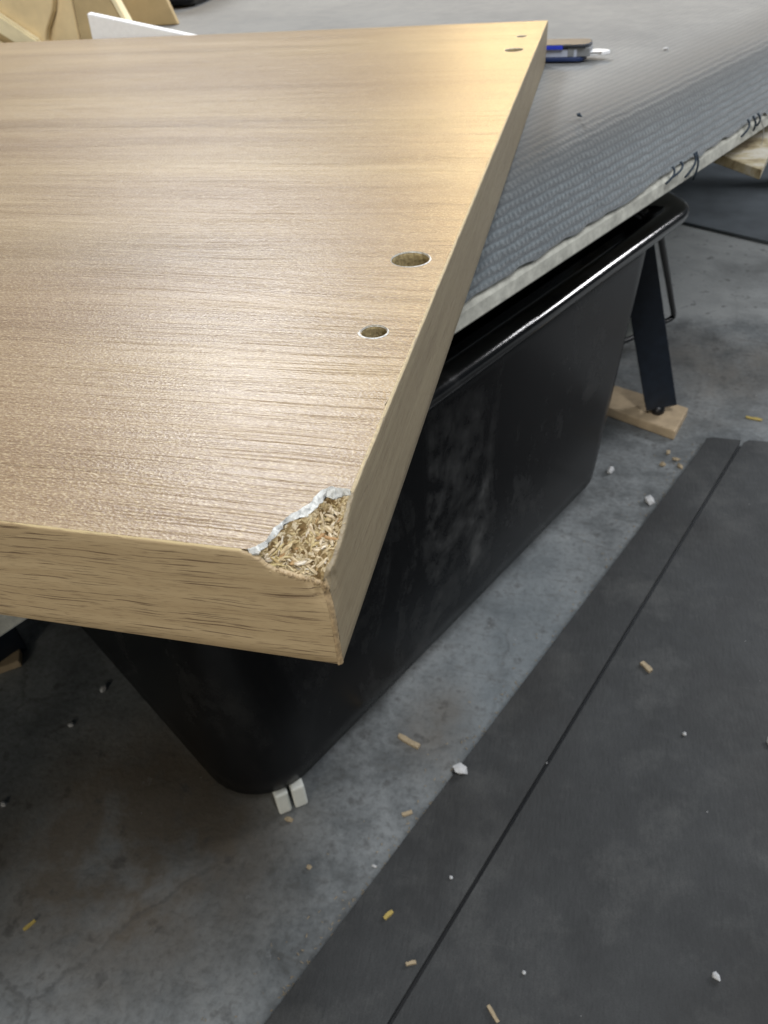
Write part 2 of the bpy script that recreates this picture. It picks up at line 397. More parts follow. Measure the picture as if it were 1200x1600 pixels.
# root: local x = along edge, local y = inward (left); geometry uses y_out = -y
bench = thing('workbench', 'long workbench topped with grey ribbed carpet that rolls over its near edge', 'workbench', bw(0, D0, ZB), rot)
prof = [(-1.5, 0.0), (-1.1, .0006), (-.8, 0.0), (-.5, .0006), (-.3, 0.0), (-.18, .0003), (-.1, 0.0), (-.06, 0.0), (-.03, -.0002), (-.012, -.0004)]
arc = [(.000, -.0008), (.007, -.0020), (.014, -.0044), (.0205, -.008), (.026, -.013), (.0305, -.0195), (.034, -.027), (.0375, -.036), (.041, -.0455), (.0445, -.0545), (.048, -.0635)]
prof += arc
SE, S0, ST = 3.0, -.5, .011
ns = int((SE-S0)/ST)
def hsh(i, k): return math.sin(i*12.9898+k*78.233)*43758.5453 % 1.0
vs, fs = [], []
for i in range(ns+1):
    s = S0 + i*ST
    jag = (mn.noise(Vector((s*9, 0, 1)))*1.1 + mn.noise(Vector((s*38, 3, 1)))*.9 + (hsh(i, 1)-.5)*.5)*.0030
    if s > .93: jag += .0035*math.sin(s*160) - .001
    for j, (y, z) in enumerate(prof):
        yy, zz = y, z + .0006*math.sin(s*23)*(1 if y < .01 else .4)
        if j == len(prof)-1: yy += jag*.37; zz -= jag
        vs.append((s, -yy, zz))
npf = len(prof)
for i in range(ns):
    for j in range(npf-1):
        a = i*npf+j; fs.append((a, a+npf, a+npf+1, a+1))
# turn the pile's cut lower edge inward so the carpet has thickness
base = len(vs)
for i in range(ns+1):
    v = vs[i*npf+npf-1]; vs += [v, (v[0], v[1]+.0028, v[2]+.0006)]
for i in range(ns):
    fs.append((base+2*i, base+2*i+2, base+2*i+3, base+2*i+1))
# local y inward = -y_out, so the material's y must be flipped: use a mirrored object coordinate
me = mesh('carpet', vs, fs, True)
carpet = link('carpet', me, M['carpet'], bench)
# tabletop under the carpet with its pale edge showing below it
tp = [(-1.5, -.003)] + [(-.012, -.0034)] + [(y-.0024, z-.0022) for y, z in arc] + [(.0480, -.0700), (.0495, -.0795), (.0480, -.0815), (.02, -.082), (-1.5, -.082)]
vs, fs = [], []
K = 160
for i in range(K+1):
    s = S0 + (SE-S0)*i/K
    for j, (y, z) in enumerate(tp):
        r = .0006*(hsh(i, j)-.5) if 10 < j < len(tp)-2 else 0
        vs.append((s, -(y+r), z+r))
nt = len(tp)
for i in range(K):
    for j in range(nt):
        a, b = i*nt+j, i*nt+(j+1) % nt; fs.append((a, b, b+nt, a+nt))
fs.append(tuple(range(nt))[::-1]); fs.append(tuple(K*nt+j for j in range(nt)))
link('tabletop', mesh('tabletop', vs, fs), M['backing'], bench)
# loose threads hanging over the pale edge
def bench_local(s, yo, z): return (s, -yo, z)
for s0, ln, sway, mt in ((.757, .026, .006, 'thread'), (.752, .018, -.011, 'thread'), (.913, .013, .008, 'thread'), (.90, .016, .012, 'thread'), (.885, .014, -.008, 'thread'),
                         (.963, .012, .002, 'thread'), (.705, .012, -.008, 'thread'), (.722, .010, -.010, 'thread'), (1.05, .010, .003, 'thread')):
    pts = []
    for k in range(7):
        q = k/6
        pts.append(bench_local(s0 + sway*q*q + .002*math.sin(q*5), .050 + .003*math.sin(q*3), -.058 - ln*q))
    v, f = tube(pts, .0011, 5); link('loose_thread', mesh('loose_thread', v, f, True), M[mt], bench)
pts = [bench_local(.915 + .030*math.sin(k/8*3.0), .052, -.062 - .055*k/8) for k in range(9)]
v, f = tube(pts, .0006, 5); link('loose_thread', mesh('loose_thread', v, f, True), M['nylon'], bench)
# legs of the bench far under its top
v, f = slab_between((.145, .585, -.6606), (.145, .585, -.082), (.028, 0, 0), (0, .022, 0))
link('leg', bm_mesh('leg', bevelled(v, f, .003)), M['steel'], bench)
for s in (-.35, 2.7):
    for y in (.25, 1.35):
        v, f = slab_between((s, y, -.6606), (s, y, -.082), (.035, 0, 0), (0, .035, 0))
        link('leg', bm_mesh('leg', bevelled(v, f, .004)), M['pine'], bench)

# ------------------------------------------------------------------ black tub under the bench
def rrect(cs, cd, hs, hd, r, z, n=10):
    pts = []
    for (sx, sy, a0) in ((1, 1, 0), (-1, 1, 90), (-1, -1, 180), (1, -1, 270)):
        for k in range(n+1):
            a = math.radians(a0 + 90*k/n)
            ss, dd = cs + sx*(hs-r) + r*math.cos(a), cd + sy*(hd-r) + r*math.sin(a)
            if ss < cs: ss += .11*(cd + hd - dd)*(cs - ss)/hs          # the end wall is a little askew
            pts.append(bw(ss, dd, z))
    return pts
CS, CD, TB = .585, -.67, .040
tub = thing('storage_tub', 'big black plastic tub with rolled rim standing under the carpeted bench', 'tub', bw(CS, CD, TB))
def loft(loops, close_first=False, close_last=False):
    o = Vector(bw(CS, CD, TB)); vs, fs = [], []
    n = len(loops[0])
    for L in loops: vs += [tuple(Vector(p)-o) for p in L]
    for i in range(len(loops)-1):
        for k in range(n):
            fs.append((i*n+k, i*n+(k+1) % n, (i+1)*n+(k+1) % n, (i+1)*n+k))
    if close_first: fs.append(tuple(range(n))[::-1])
    if close_last: fs.append(tuple((len(loops)-1)*n+k for k in range(n)))
    return vs, fs
def body(q, inset=0.0):            # q 0 at the base, 1 under the rim
    return (CS+.002+.033*q, CD, .402+.018*q-inset, .268+.008*q-inset, .085)
loops = [rrect(CS+.002, CD, .387, .252, .075, TB), rrect(CS+.002, CD, .397, .261, .08, TB+.003), rrect(CS+.002, CD, .402, .266, .084, TB+.010)]
for q in (.05, .25, .5, .75, .95): loops.append(rrect(*body(q), TB + .02 + q*.36))
loops.append(rrect(*body(1), .432))
for q in (1, .7, .4, .1): loops.append(rrect(*body(q, .005), TB + .012 + q*.36 if q < 1 else .432))
loops.append(rrect(CS, CD, .38, .245, .05, TB+.006))
v, f = loft(loops, True, True)
link('body', mesh('body', v, f, True), M['tub'], tub)
rl = []
for hs, hd, r, z in ((.424, .2755, .085, .4325), (.466, .281, .075, .4335), (.478, .284, .075, .4300), (.4835, .2895, .078, .4300), (.4865, .2925, .08, .4325), (.4885, .2945, .08, .438), (.4865, .2925, .08, .444),
                     (.481, .287, .078, .4490), (.472, .278, .075, .4515), (.432, .256, .07, .4490), (.418, .268, .08, .4470), (.416, .266, .08, .4400), (.416, .266, .08, .4325)):
    rl.append(rrect(CS+.042, CD, hs+.002, hd, r, z))
v, f = loft(rl + [rl[0]])
link('rim', mesh('rim', v, f, True), M['rim'], tub)
# white supports the tub stands on
def support(name, label, loc, rz, L, wd, h):
    o = thing(name, label, 'support', loc, rz); a = wd/2
    for sx in (-1, 1):                       # two upright ribs side by side with a groove between, joined behind
        v, f = slab_between((sx*a*.54, L*.35, 0), (sx*a*.54, L*.35, h), (a*.43, 0, 0), (0, L*.35, 0))
        link('rib', bm_mesh('rib', bevelled(v, f, .0026)), M['white'], o)
    v, f = slab_between((0, L*.85, 0), (0, L*.85, h-.0005), (a*.8, 0, 0), (0, L*.148, 0))
    link('web', bm_mesh('web', bevelled(v, f, .001)), M['white'], o)
    return o
support('tub_support', 'small white plastic block with two ribs under the tub’s near corner', (-.2545, .399, .0005), math.radians(36), .05, .036, .0396)
support('tub_support', 'white block half hidden behind the tub beside the dark sawhorse leg', (.118, 1.60, .0005), math.radians(-10), .06, .05, .05)

# ------------------------------------------------------------------ sawhorse and its wooden pad
pad = [(.0300, 1.3105), (.2053, 1.2120), (.2330, 1.2960), (.1046, 1.3600), (.05, 1.375)]
thing('wooden_pad', 'pale wooden pad on the floor under the dark sawhorse foot at right', 'wood block', (0, 0, 0),
      me=bm_mesh('wooden_pad', prism(pad, .0005, .020, .003)), mat=M['pine'])
thing('wooden_pad', 'pale wood scrap on the floor beside the dark bench leg at the far left edge', 'wood block', (-.722, .532, .0005), math.radians(40),
      me=bm_mesh('wooden_pad', prism([(-.05, -.012), (.012, -.014), (.016, .010), (-.05, .013)], .0, .012, .002)), mat=M['pine'])
sh = thing('sawhorse', 'dark steel sawhorse with slanted flat leg standing on a wooden pad', 'sawhorse', (.18, 1.27, .02))
def rel(p): return Vector(p) - Vector((.18, 1.27, .02))
foot, top = Vector((.181, 1.268, .034)), Vector((.030, 1.268, .555))
wv = Vector((.026, .004, .006))
v, f = slab_between(rel(foot), rel(top), wv, (0, .003, 0)); link('leg', bm_mesh('leg', bevelled(v, f, .001)), M['steel'], sh)
v, f = slab_between(rel(foot)+Vector((-.025, .016, -.004)), rel(top)+Vector((-.025, .016, 0)), (.003, 0, 0), (0, .015, 0)); link('flange', bm_mesh('flange', bevelled(v, f, .001)), M['steel'], sh)
v, f = tube([rel((.176, 1.272, .0205)), rel((.176, 1.272, .024)), rel((.176, 1.272, .036))], [.011, .0125, .011], 14); link('rubber_foot', mesh('rubber_foot', v, f, True), M['blackmetal'], sh)
a, b = Vector((.04, 1.28, .5655)), Vector((-.72, 1.67, .5655))
v, f = slab_between(rel(a), rel(b), (.018, .035, 0), (0, 0, .012)); link('crossbar', bm_mesh('crossbar', bevelled(v, f, .002)), M['steel'], sh)
f2 = Vector((-.86, 1.74, .006))
v, f = slab_between(rel(f2), rel(b), (.026, -.013, .006), (.0015, .003, 0)); link('leg', bm_mesh('leg', bevelled(v, f, .001)), M['steel'], sh)
# bent round bar braced behind the leg
rp = [(.110, 1.208, .41), (.1282, 1.2760, .35), (.155, 1.376, .2615), (.200, 1.5408, .112), (.2140, 1.593, .066), (.2150, 1.598, .058), (.2090, 1.592, .054), (.1845, 1.5642, .054), (.120, 1.49, .053), (.02, 1.38, .06)]
v, f = tube([rel(p) for p in rp], .0058, 10); link('bent_bar', mesh('bent_bar', v, f, True), M['blackmetal'], sh)

# ------------------------------------------------------------------ the board
BX, BY, ZT = -.0494, .118, .70              # corner of the board and its top
TH = .0384; BK = .893; LX = -1.35
board = thing('wood_board', 'thick wood-effect particle board with a broken near corner and drilled holes', 'board', (0, 0, ZT))
BR = .0012                                   # radius of the vertical corner
# chip: the torn top line (laminate), the torn core line and the lower break line
OUTER = [(-.0690, .1187), (-.0668, .1196), (-.0662, .1212), (-.0657, .1240), (-.0651, .1268), (-.0643, .1296), (-.0629, .1322), (-.0612, .1347), (-.0597, .1376), (-.0588, .1402), (-.0577, .1422), (-.0562, .1436), (-.0546, .1438), (-.0535, .1430), (-.0520, .1432), (-.0504, .1438)]
INNER = [(-.0682, .1185), (-.0660, .1186), (-.0652, .1206), (-.0648, .1232), (-.0640, .1254), (-.0632, .1272), (-.0622, .1288), (-.0604, .1306), (-.0588, .1330), (-.0578, .1356), (-.0570, .1378), (-.0558, .1398), (-.0544, .1404), (-.0532, .1410), (-.0520, .1414), (-.0507, .1424)]
rnd = random.Random(3)
def dens(P, k):
    out = []
    for i in range(len(P)-1):
        for j in range(k):
            q = j/k; out.append(tuple(P[i][c] + (P[i+1][c]-P[i][c])*q for c in range(len(P[0]))))
    out.append(P[-1]); return out
OUT = [(x + rnd.uniform(-.0001, .0001) + .0010*mn.noise(Vector((x*430, y*430, 0))), y + rnd.uniform(-.0001, .0001) + .0010*mn.noise(Vector((x*430, y*430, 5)))) for x, y in dens(OUTER, 4)]
INNER = [(c[0]*k+o[0]*(1-k), c[1]*k+o[1]*(1-k)) for c, o, k in zip(INNER, OUTER, (.5, .6, .8, .9, .75, .45, .4, .6, .85, .95, .8, .5, .9, .8, .4, .4))]
INN = [(x + rnd.uniform(-.00012, .00012) + .0009*mn.noise(Vector((x*600, y*600, 9))), y + rnd.uniform(-.00012, .00012) + .0009*mn.noise(Vector((x*600, y*600, 3)))) for x, y in dens(INNER, 4)]
OUT[0], OUT[-1] = OUTER[0], OUTER[-1]
# lower break line along front banding then side banding (z relative to the top)
FRONT = [(-.0760, -.0004), (-.0715, -.0003), (-.0690, -.0005), (-.0680, -.0011), (-.0664, -.0026), (-.0650, -.0040), (-.0627, -.0052), (-.0600, -.0059), (-.0572, -.0069), (-.0545, -.0075), (-.0520, -.0083), (BX-BR, -.0090)]
SIDE = [(BY+BR, -.0088), (.1205, -.0072), (.1228, -.0066), (.1255, -.0062), (.1280, -.0055), (.1310, -.0046), (.1345, -.0034), (.1380, -.0020), (.1410, -.0009), (.1450, -.0004)]
holes = [(-.0655, .2940, .0078), (-.0653, .2306, .0046), (-.0681, .7430, .0078), (-.0676, .8075, .0048)]
# top laminate: outline with the torn corner plus the four holes, filled as one face
bm = bmesh.new()
outline = [(LX, BY+.0007), (LX, BK)]
outline += [(BX-.0010, BK)]
yy = BK
while yy > .1452:
    yy -= .0016 + .004*rnd.random() if yy < .5 else .02
    nick = rnd.random()
    outline.append((BX - .0010 + rnd.uniform(-.00012, .00012) - (.0006 if nick > .95 else 0), max(yy, .1450)))
outline += [(p[0], p[1]) for p in OUT[::-1]]
xx = -.0700
while xx > -.5:
    outline.append((xx, BY + .0007 + rnd.uniform(-.0001, .00018))); xx -= .0022 + .003*rnd.random()
loopv = [bm.verts.new((x, y, 0)) for x, y in outline]
ed = [bm.edges.new((loopv[i], loopv[(i+1) % len(loopv)])) for i in range(len(loopv))]
for cx, cy, r in holes:
    n = 48
    hv = [bm.verts.new((cx + r*math.cos(2*math.pi*k/n), cy + r*math.sin(2*math.pi*k/n), 0)) for k in range(n)]
    ed += [bm.edges.new((hv[k], hv[(k+1) % n])) for k in range(n)]
bmesh.ops.triangle_fill(bm, edges=ed, use_beauty=True, use_dissolve=False)
for fc in bm.faces:
    if fc.normal.z < 0: fc.normal_flip()
me = bpy.data.meshes.new('top_laminate'); bm.to_mesh(me); bm.free()
link('top_laminate', me, M['laminate'], board)
# hole walls and bottoms, ragged white rims
for cx, cy, r in holes:
    n = 48; dp = -.0125; vs, fs = [], []
    for rr, z in ((r, 0), (r, -.0006), (r*.985, -.0012), (r*.985, dp), (r*.8, dp-.0006), (r*.25, dp-.0012)):
        for k in range(n):
            a = 2*math.pi*k/n; j = rnd.uniform(-.00012, .00012) if z < -.001 else 0
            vs.append((cx + (rr+j)*math.cos(a), cy + (rr+j)*math.sin(a), z + (rnd.uniform(-.0003, .0003) if z <= dp else 0)))
    for i in range(5):
        for k in range(n): fs.append((i*n+k, i*n+(k+1) % n, (i+1)*n+(k+1) % n, (i+1)*n+k))
    fs.append(tuple(5*n+k for k in range(n)))
    hw = link('drilled_hole', mesh('drilled_hole', vs, fs), M['hole'], board)
    vs, fs = [], []
    near = cy < .4
    for k in range(n):
        a = 2*math.pi*k/n
        e = .00012 + (.00075 if near else .0001)*max(0, math.cos(a + (.25 if r > .006 else .9)))**1.5
        if near and r < .006: e += .0009*max(0, math.cos(a - 3.75))**6 + .00035*rnd.random()
        elif near: e += .00012*rnd.random()
        vs += [(cx + (r-.00008)*math.cos(a), cy + (r-.00008)*math.sin(a), -.0004), (cx + (r+e*.4)*math.cos(a), cy + (r+e*.4)*math.sin(a), .00022), (cx + (r+e)*math.cos(a), cy + (r+e)*math.sin(a), .00004)]
    for k in range(n):
        for j in range(2):
            a0, b0 = k*3+j, ((k+1) % n)*3+j; fs.append((a0, b0, b0+1, a0+1))
    link('chipped_rim', mesh('chipped_rim', vs, fs), M['white_core'], hw)
# front banding (normal -y)
def interp(T, q):
    for i in range(len(T)-1):
        if T[i][0] <= q <= T[i+1][0]:
            t = (q-T[i][0])/(T[i+1][0]-T[i][0]); return T[i][1] + (T[i+1][1]-T[i][1])*t
    return T[0][1] if q < T[0][0] else T[-1][1]
def band(cols, ptfun, mat, name):
    """cols: (position, broken?, top z); rows roll over the top edge then run down to the arris below"""
    vs, fs = [], []
    for q, zt in cols:
        br = zt < -.0005
        rows = [(.0007 if not br else .0011, zt if br else .0), (.0003, zt-.0001 if br else -.00012), (.00008, zt-.0003 if br else -.0004), (0, zt-.0007 if br else -.0009)]
        zl = rows[-1][1]
        for k in (.06, .12, .2, .3, .45, .6, .75, .9): rows.append((0, zl + (-TH+.0006-zl)*k))
        rows += [(0, -TH+.0006), (.0002, -TH+.0002), (.0007, -TH)]
        for off, z in rows: vs.append(ptfun(q, off, z))
    n = 15
    for i in range(len(cols)-1):
        for j in range(n-1): fs.append((i*n+j, i*n+j+1, (i+1)*n+j+1, (i+1)*n+j))
    return link(name, mesh(name, vs, fs, True), mat, board)
xs = [LX, -1.0, -.7] + [-.5 + k*.004 for k in range(106)]
q = -.0762
while q < BX-BR: xs.append(q); q += .0005
xs.append(BX-BR)
cols = []
for q in xs:
    zt = interp(FRONT, q)
    if q > -.0705: zt += rnd.uniform(-.0003, .0003)
    elif zt > -.0006: zt = 0.0
    cols.append((q, zt))
fb = band(cols, lambda q, off, z: (q, BY+off, z), M['band_x'], 'edge_banding')
fb['label'] = 'front edge banding facing the camera, short dark pore dashes along it'
ys = []
q = BY+BR
while q < .147: ys.append(q); q += .0005
while q < BK: ys.append(q); q += .006 if q < .4 else .05
ys.append(BK)
cols = []
for q in ys:
    zt = interp(SIDE, q)
    if q < .1425: zt += rnd.uniform(-.00028, .00028)
    elif zt > -.0006: zt = 0.0
    cols.append((q, zt))
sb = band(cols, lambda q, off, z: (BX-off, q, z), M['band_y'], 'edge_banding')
sb['label'] = 'side edge banding on the right, greyer with painted-in shade'
def crush(o, f=1.0):
    for v in o.data.vertices:
        p = v.co; dd = math.hypot(p.x-BX, p.y-BY)
        k = .0021*f*math.exp(-((p.z+.0075)/.0075)**2)*math.exp(-(dd/.0060)**2)
        k *= 1 + .6*mn.noise(p*520)
        p.x -= k*.75; p.y += k*.75
        if p.z < -.0003: p.z -= .35*k
    o.data.update()
crush(fb); crush(sb)
# pale top line of the side banding
vs, fs = [], []
yl = [.1438] + [y for y in ys if y > .1445]
for y in yl:
    j = rnd.uniform(-.00012, .00012)
    vs += [(BX-.0013, y, -.0001), (BX-.00098+j*.4, y, .00005), (BX-.0006+j, y, .00003), (BX-.0003+j, y, -.0002)]
for i in range(len(yl)-1):
    for j in range(3): a = i*4+j; fs.append((a, a+4, a+5, a+1))
link('banding_top_line', mesh('banding_top_line', vs, fs), M['pale_line'], board)
# worn vertical corner between the bandings
vs, fs = [], []
zs = [-.0080 - (.0304)*k/24 for k in range(25)]
for i, z in enumerate(zs):
    for k in range(7):
        a = math.radians(90*k/6); j = rnd.uniform(-.00007, .00007) + (.00010*math.sin(i*1.7) if i < 9 else 0)
        r = BR - .00004 + j
        vs.append((BX-BR + r*math.sin(a), BY+BR - r*math.cos(a), z if i else z + rnd.uniform(-.0003, .0003)))
for i in range(len(zs)-1):
    for k in range(6): a = i*7+k; fs.append((a, a+1, a+8, a+7))
crush(link('worn_corner', mesh('worn_corner', vs, fs, True), M['seam'], board))
# underside, back and far end close the panel
vs = [(LX, BY+.0007, -TH), (BX-.0007, BY+.0007, -TH), (BX-.0007, BK, -TH), (LX, BK, -TH), (LX, BY+.0007, 0), (BX-.001, BK, 0), (LX, BK, 0)]
link('underside', mesh('underside', vs, [(3, 2, 1, 0), (2, 3, 6, 5), (3, 0, 4, 6)]), M['core'], board)
# white torn melamine between the laminate and the core, partly lifted
zlift = lambda t: .0003 + .0010*max(0, math.sin((t-.55)*6.0))*(1 if t > .55 else 0)
vs, fs = [], []
n = len(OUT)
for i in range(n):
    t = i/(n-1); o, c = OUT[i], INN[i]; m = ((o[0]+c[0])/2, (o[1]+c[1])/2)
    vs += [(o[0]-.0002, o[1]+.0001, .00003), (o[0]*.8+m[0]*.2, o[1]*.8+m[1]*.2, zlift(t)), (m[0], m[1], zlift(t)*.5 - .0003 + .0006*mn.noise(Vector((t*24, 2, 0)))), (c[0], c[1], -.0008 + .0004*mn.noise(Vector((t*30, 7, 0)))), (c[0]-.0003, c[1]+.0002, -.0016)]
for i in range(n-1):
    for j in range(4): a = i*5+j; fs.append((a, a+1, a+6, a+5))
link('torn_melamine', mesh('torn_melamine', vs, fs), M['white_core'], board)
# exposed particle core: surface spanned from the torn line down to the lower break line
low = [(x, BY+.0010, z-.0002) for x, z in FRONT if x >= -.0683] + [(BX-BR*.9, BY+BR*.9, -.0092)] + [(BX-.0010, y, z-.0002) for y, z in SIDE if y < .1442]
def resample(P, n):
    P = [Vector(p) for p in P]; L = [0]
    for i in range(1, len(P)): L.append(L[-1] + (P[i]-P[i-1]).length)
    out = []
    for k in range(n):
        t = L[-1]*k/(n-1); i = 0
        while i < len(P)-2 and L[i+1] < t: i += 1
        s = (t-L[i])/max(1e-9, L[i+1]-L[i]); out.append(P[i].lerp(P[i+1], min(1, s)))
    return out
NA, NB = 90, 44
ra = resample([(x, y, -.0009) for x, y in INNER], NA); rb = resample(low, NA)
vs, fs = [], []
def chip_pt(i, j):
    q = j/(NB-1); p = ra[i].lerp(rb[i], q); e = 4*q*(1-q)*min(1, min(i, NA-1-i)/8)
    d = .0016*e
    h = mn.noise(p*700)*.0008 + mn.noise(p*1700)*.0005
    return p + Vector((-.35, .25, -1)).normalized()*(d + h*(.35 + .65*min(1, e*2)))
for i in range(NA):
    for j in range(NB): vs.append(chip_pt(i, j))
for i in range(NA-1):
    for j in range(NB-1): a = i*NB+j; fs.append((a, a+1, a+NB+1, a+NB))
core = link('exposed_core', mesh('exposed_core', vs, fs), M['core'], board)
crush(core, 1.08)
# flakes: bent slivers, each its own piece; alike meshes shared
def flake_mesh(k):
    L = [.0030, .0024, .0036, .0020, .0028, .0017, .0032, .0022][k]; wd = [.00042, .00050, .00036, .00058, .00046, .00062, .00055, .0004][k]; th = wd*.42; r = random.Random(k+20)
    vs, fs = [], []
    m = 6
    for i in range(m):
        q = i/(m-1); s = (.22 + .78*math.sin(math.pi*(.04+.92*q))**.7)*(1+r.uniform(-.25, .25)); by = r.uniform(-.22, .22)*wd + .28*wd*math.sin(q*3+k); bz = .30*wd*math.sin(q*math.pi+k*.3)
        for a in range(5):
            an = 2*math.pi*a/5 + .3; vs.append(((q-.5)*L, by + wd*s*math.cos(an), bz + th*s*math.sin(an)))
    for i in range(m-1):
        for a in range(5): fs.append((i*5+a, i*5+(a+1) % 5, (i+1)*5+(a+1) % 5, (i+1)*5+a))
    fs += [(4, 3, 2, 1, 0), tuple((m-1)*5+a for a in range(5))]
    me = mesh('wood_flake', vs, fs, True); me.materials.append(M['flake']); return me
FM = [flake_mesh(k) for k in range(8)]
r = random.Random(11)
def place_flake(i, j, sc):
    p = Vector(chip_pt(i, j)); du = Vector(chip_pt(min(i+2, NA-1), j)) - Vector(chip_pt(max(i-2, 0), j)); dv = Vector(chip_pt(i, min(j+3, NB-1))) - Vector(chip_pt(i, max(j-3, 0)))
    nn = du.cross(dv).normalized()
    if nn.z < 0: nn = -nn
    d = Vector((.55, .80, .05)); d = (d - nn*d.dot(nn)).normalized()
    d = Matrix.Rotation(r.gauss(0, .8), 3, nn) @ d
    d = (d + nn*r.uniform(-.25, .30)).normalized()
    s = nn.cross(d).normalized(); t = d.cross(s)
    m = Matrix((d, s, t)).transposed().to_4x4()
    return Matrix.Translation(p + nn*-.00008 + Vector((-.75, .75, -.3))*(.0021*math.exp(-((p.z+.0075)/.0075)**2)*math.exp(-(((p.x-BX)**2+(p.y-BY)**2)/.000036)))) @ m @ Matrix.Diagonal((sc*1.15, sc*.85, sc*.8, 1))
cnt = 0
while cnt < 170:
    sc = r.uniform(.6, 1.0) if cnt > 70 else r.uniform(1.0, 1.75)
    mg = 12 if sc > 1 else 6
    i, j = r.randrange(mg, NA-mg), r.randrange(5 if sc < 1 else 9, NB-(5 if sc < 1 else 10))
    o = link('wood_flake', FM[cnt % 8], None, core); o.matrix_local = place_flake(i, j, sc); cnt += 1
vs, fs = [], []
for k in range(500):
    i, j = r.randrange(1, NA-1), r.randrange(0, NB); mt = place_flake(i, j, r.uniform(.22, .5)); me = FM[k % 8]; b0 = len(vs)
    vs += [mt @ v.co for v in me.vertices]; fs += [tuple(b0+q for q in p.vertices) for p in me.polygons]
link('splinters', mesh('splinters', vs, fs, True), M['flake_small'], core, kind='stuff')
# frayed fibres along the lower break of the front banding
vs, fs = [], []
for k in range(130):
    x = BX - .0004 - .013*r.random()**1.6; z = interp(FRONT, x) + r.uniform(-.0004, .0003)
    a = Vector((x, BY + .0004, z)); b = a + Vector((r.uniform(-.0004, .0007), -r.uniform(.0002, .0005), -r.uniform(.0004, .0013)))
    v, f = tube([a, (a+b)/2 + Vector((0, -.0002, 0)), b], [.00012, .0001, .00004], 4); b0 = len(vs); vs += v; fs += [tuple(b0+q for q in p) for p in f]
crush(link('frayed_fibres', mesh('frayed_fibres', vs, fs, True), M['seam'], core, kind='stuff'))

# ------------------------------------------------------------------ things on the bench
zt = ZB + .001
# blue hand tool with a pointed white tip
tool = thing('hand_tool', 'small blue and grey hand tool with white pointed tip lying behind the board', 'tool', (-.045, .917, zt), math.radians(-5)); tool.scale = (1, 1, .56)
def stadium(L0, L1, hw, r0=.5, n=8):
    pts = []
    for k in range(n+1):
        a = -math.pi/2 + math.pi*k/n; pts.append((L1 - hw*r0 + hw*r0*math.cos(a), hw*math.sin(a)))
    for k in range(n+1):
        a = math.pi/2 + math.pi*k/n; pts.append((L0 + hw*r0 + hw*r0*math.cos(a), hw*math.sin(a)))
    return pts
link('base_shell', bm_mesh('base_shell', prism(stadium(-.06, .036, .0165), .0, .007, .0015)), M['navy'], tool)
link('middle_body', bm_mesh('middle_body', prism(stadium(-.058, .0335, .0150), .007, .020, .001)), M['lav'], tool)
link('nose_block', bm_mesh('nose_block', prism([(.018, -.0158), (.039, -.013), (.041, 0), (.039, .013), (.018, .0158)], .0072, .0215, .001)), M['toolgrey'], tool)
link('top_shell', bm_mesh('top_shell', prism(stadium(-.06, .040, .0168), .0222, .0275, .0014)), M['tooldark'], tool)
for x0 in (-.030, -.005): link('blue_insert', bm_mesh('blue_insert', prism([(x0, -.0172), (x0+.018, -.0172), (x0+.018, -.008), (x0, -.008)], .0195, .0262, .0008)), M['blue'], tool)
link('tip', bm_mesh('tip', prism([(.038, -.0085), (.046, -.0085), (.053, -.0065), (.0590, -.0005), (.053, .0055), (.046, .0075), (.038, .0075)], .0065, .0135, .0015)), M['foam'], tool)
v, f = slab_between((.036, -.0078, .0112), (.051, -.0078, .0120), (0, .0010, 0), (0, 0, .0006)); link('blade', mesh('blade', v, f), M['blackmetal'], tool)
# white foam sheet standing behind the board
sheet = [(-.5884, .0555), (-.4535, .0272), (-.40, .016), (-.36, 0), (-.5925, 0)]
bm = bmesh.new(); A = [bm.verts.new((x, 0, z)) for x, z in sheet]; B = [bm.verts.new((x+.002, .007, z+.001 if z > 0 else z)) for x, z in sheet]
n = len(A)
for i in range(n): bm.faces.new((A[i], A[(i+1) % n], B[(i+1) % n], B[i]))
bm.faces.new(A[::-1]); bm.faces.new(B); bmesh.ops.recalc_face_normals(bm, faces=bm.faces)
bmesh.ops.bevel(bm, geom=bm.edges[:], offset=.0008, segments=1, affect='EDGES')
thing('foam_sheet', 'white foam offcut with a sloping top edge standing behind the board', 'foam sheet', (0, .95, zt), me=bm_mesh('foam_sheet', bm), mat=M['foam'])
# pale wooden crate at the back left
crate = thing('wooden_crate', 'pale plywood crate with diagonal batten and cracked panel at the back left', 'crate', (-.78, 1.12, zt))
def panel(name, poly, y0, y1, mat, bev=.001):
    bm = bmesh.new(); A = [bm.verts.new((x, y0, z)) for x, z in poly]; B = [bm.verts.new((x, y1, z)) for x, z in poly]; n = len(A)
    for i in range(n): bm.faces.new((A[i], A[(i+1) % n], B[(i+1) % n], B[i]))
    bm.faces.new(A[::-1]); bm.faces.new(B); bmesh.ops.recalc_face_normals(bm, faces=bm.faces)
    if bev: bmesh.ops.bevel(bm, geom=bm.edges[:], offset=bev, segments=2, affect='EDGES')
    return link(name, bm_mesh(name, bm), mat, crate)
panel('side_panel', [(-.22, .0), (.022, .0), (.0225, .010), (.028, .022), (.046, .044), (.053, .058), (.058, .085), (.055, .15), (-.22, .15)], -.0195, -.008, M['ply'])
panel('front_panel', [(.018, .0), (.0655, .0), (.080, .15), (.018, .15)], -.005, .006, M['ply'])
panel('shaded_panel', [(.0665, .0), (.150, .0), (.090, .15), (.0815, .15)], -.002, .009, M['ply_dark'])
panel('edge_strip', [(.151, .0), (.158, .0), (.098, .15), (.091, .15)], -.004, .012, M['ply_light'])
panel('batten', [(-.16, .098), (-.16, .130), (.018, .012), (.018, .0), (-.004, .0)], -.032, -.020, M['ply_light'], .002)
panel('batten', [(-.16, .0), (-.16, .084), (-.028, .0)], -.029, -.020, M['ply_light'], .0015)
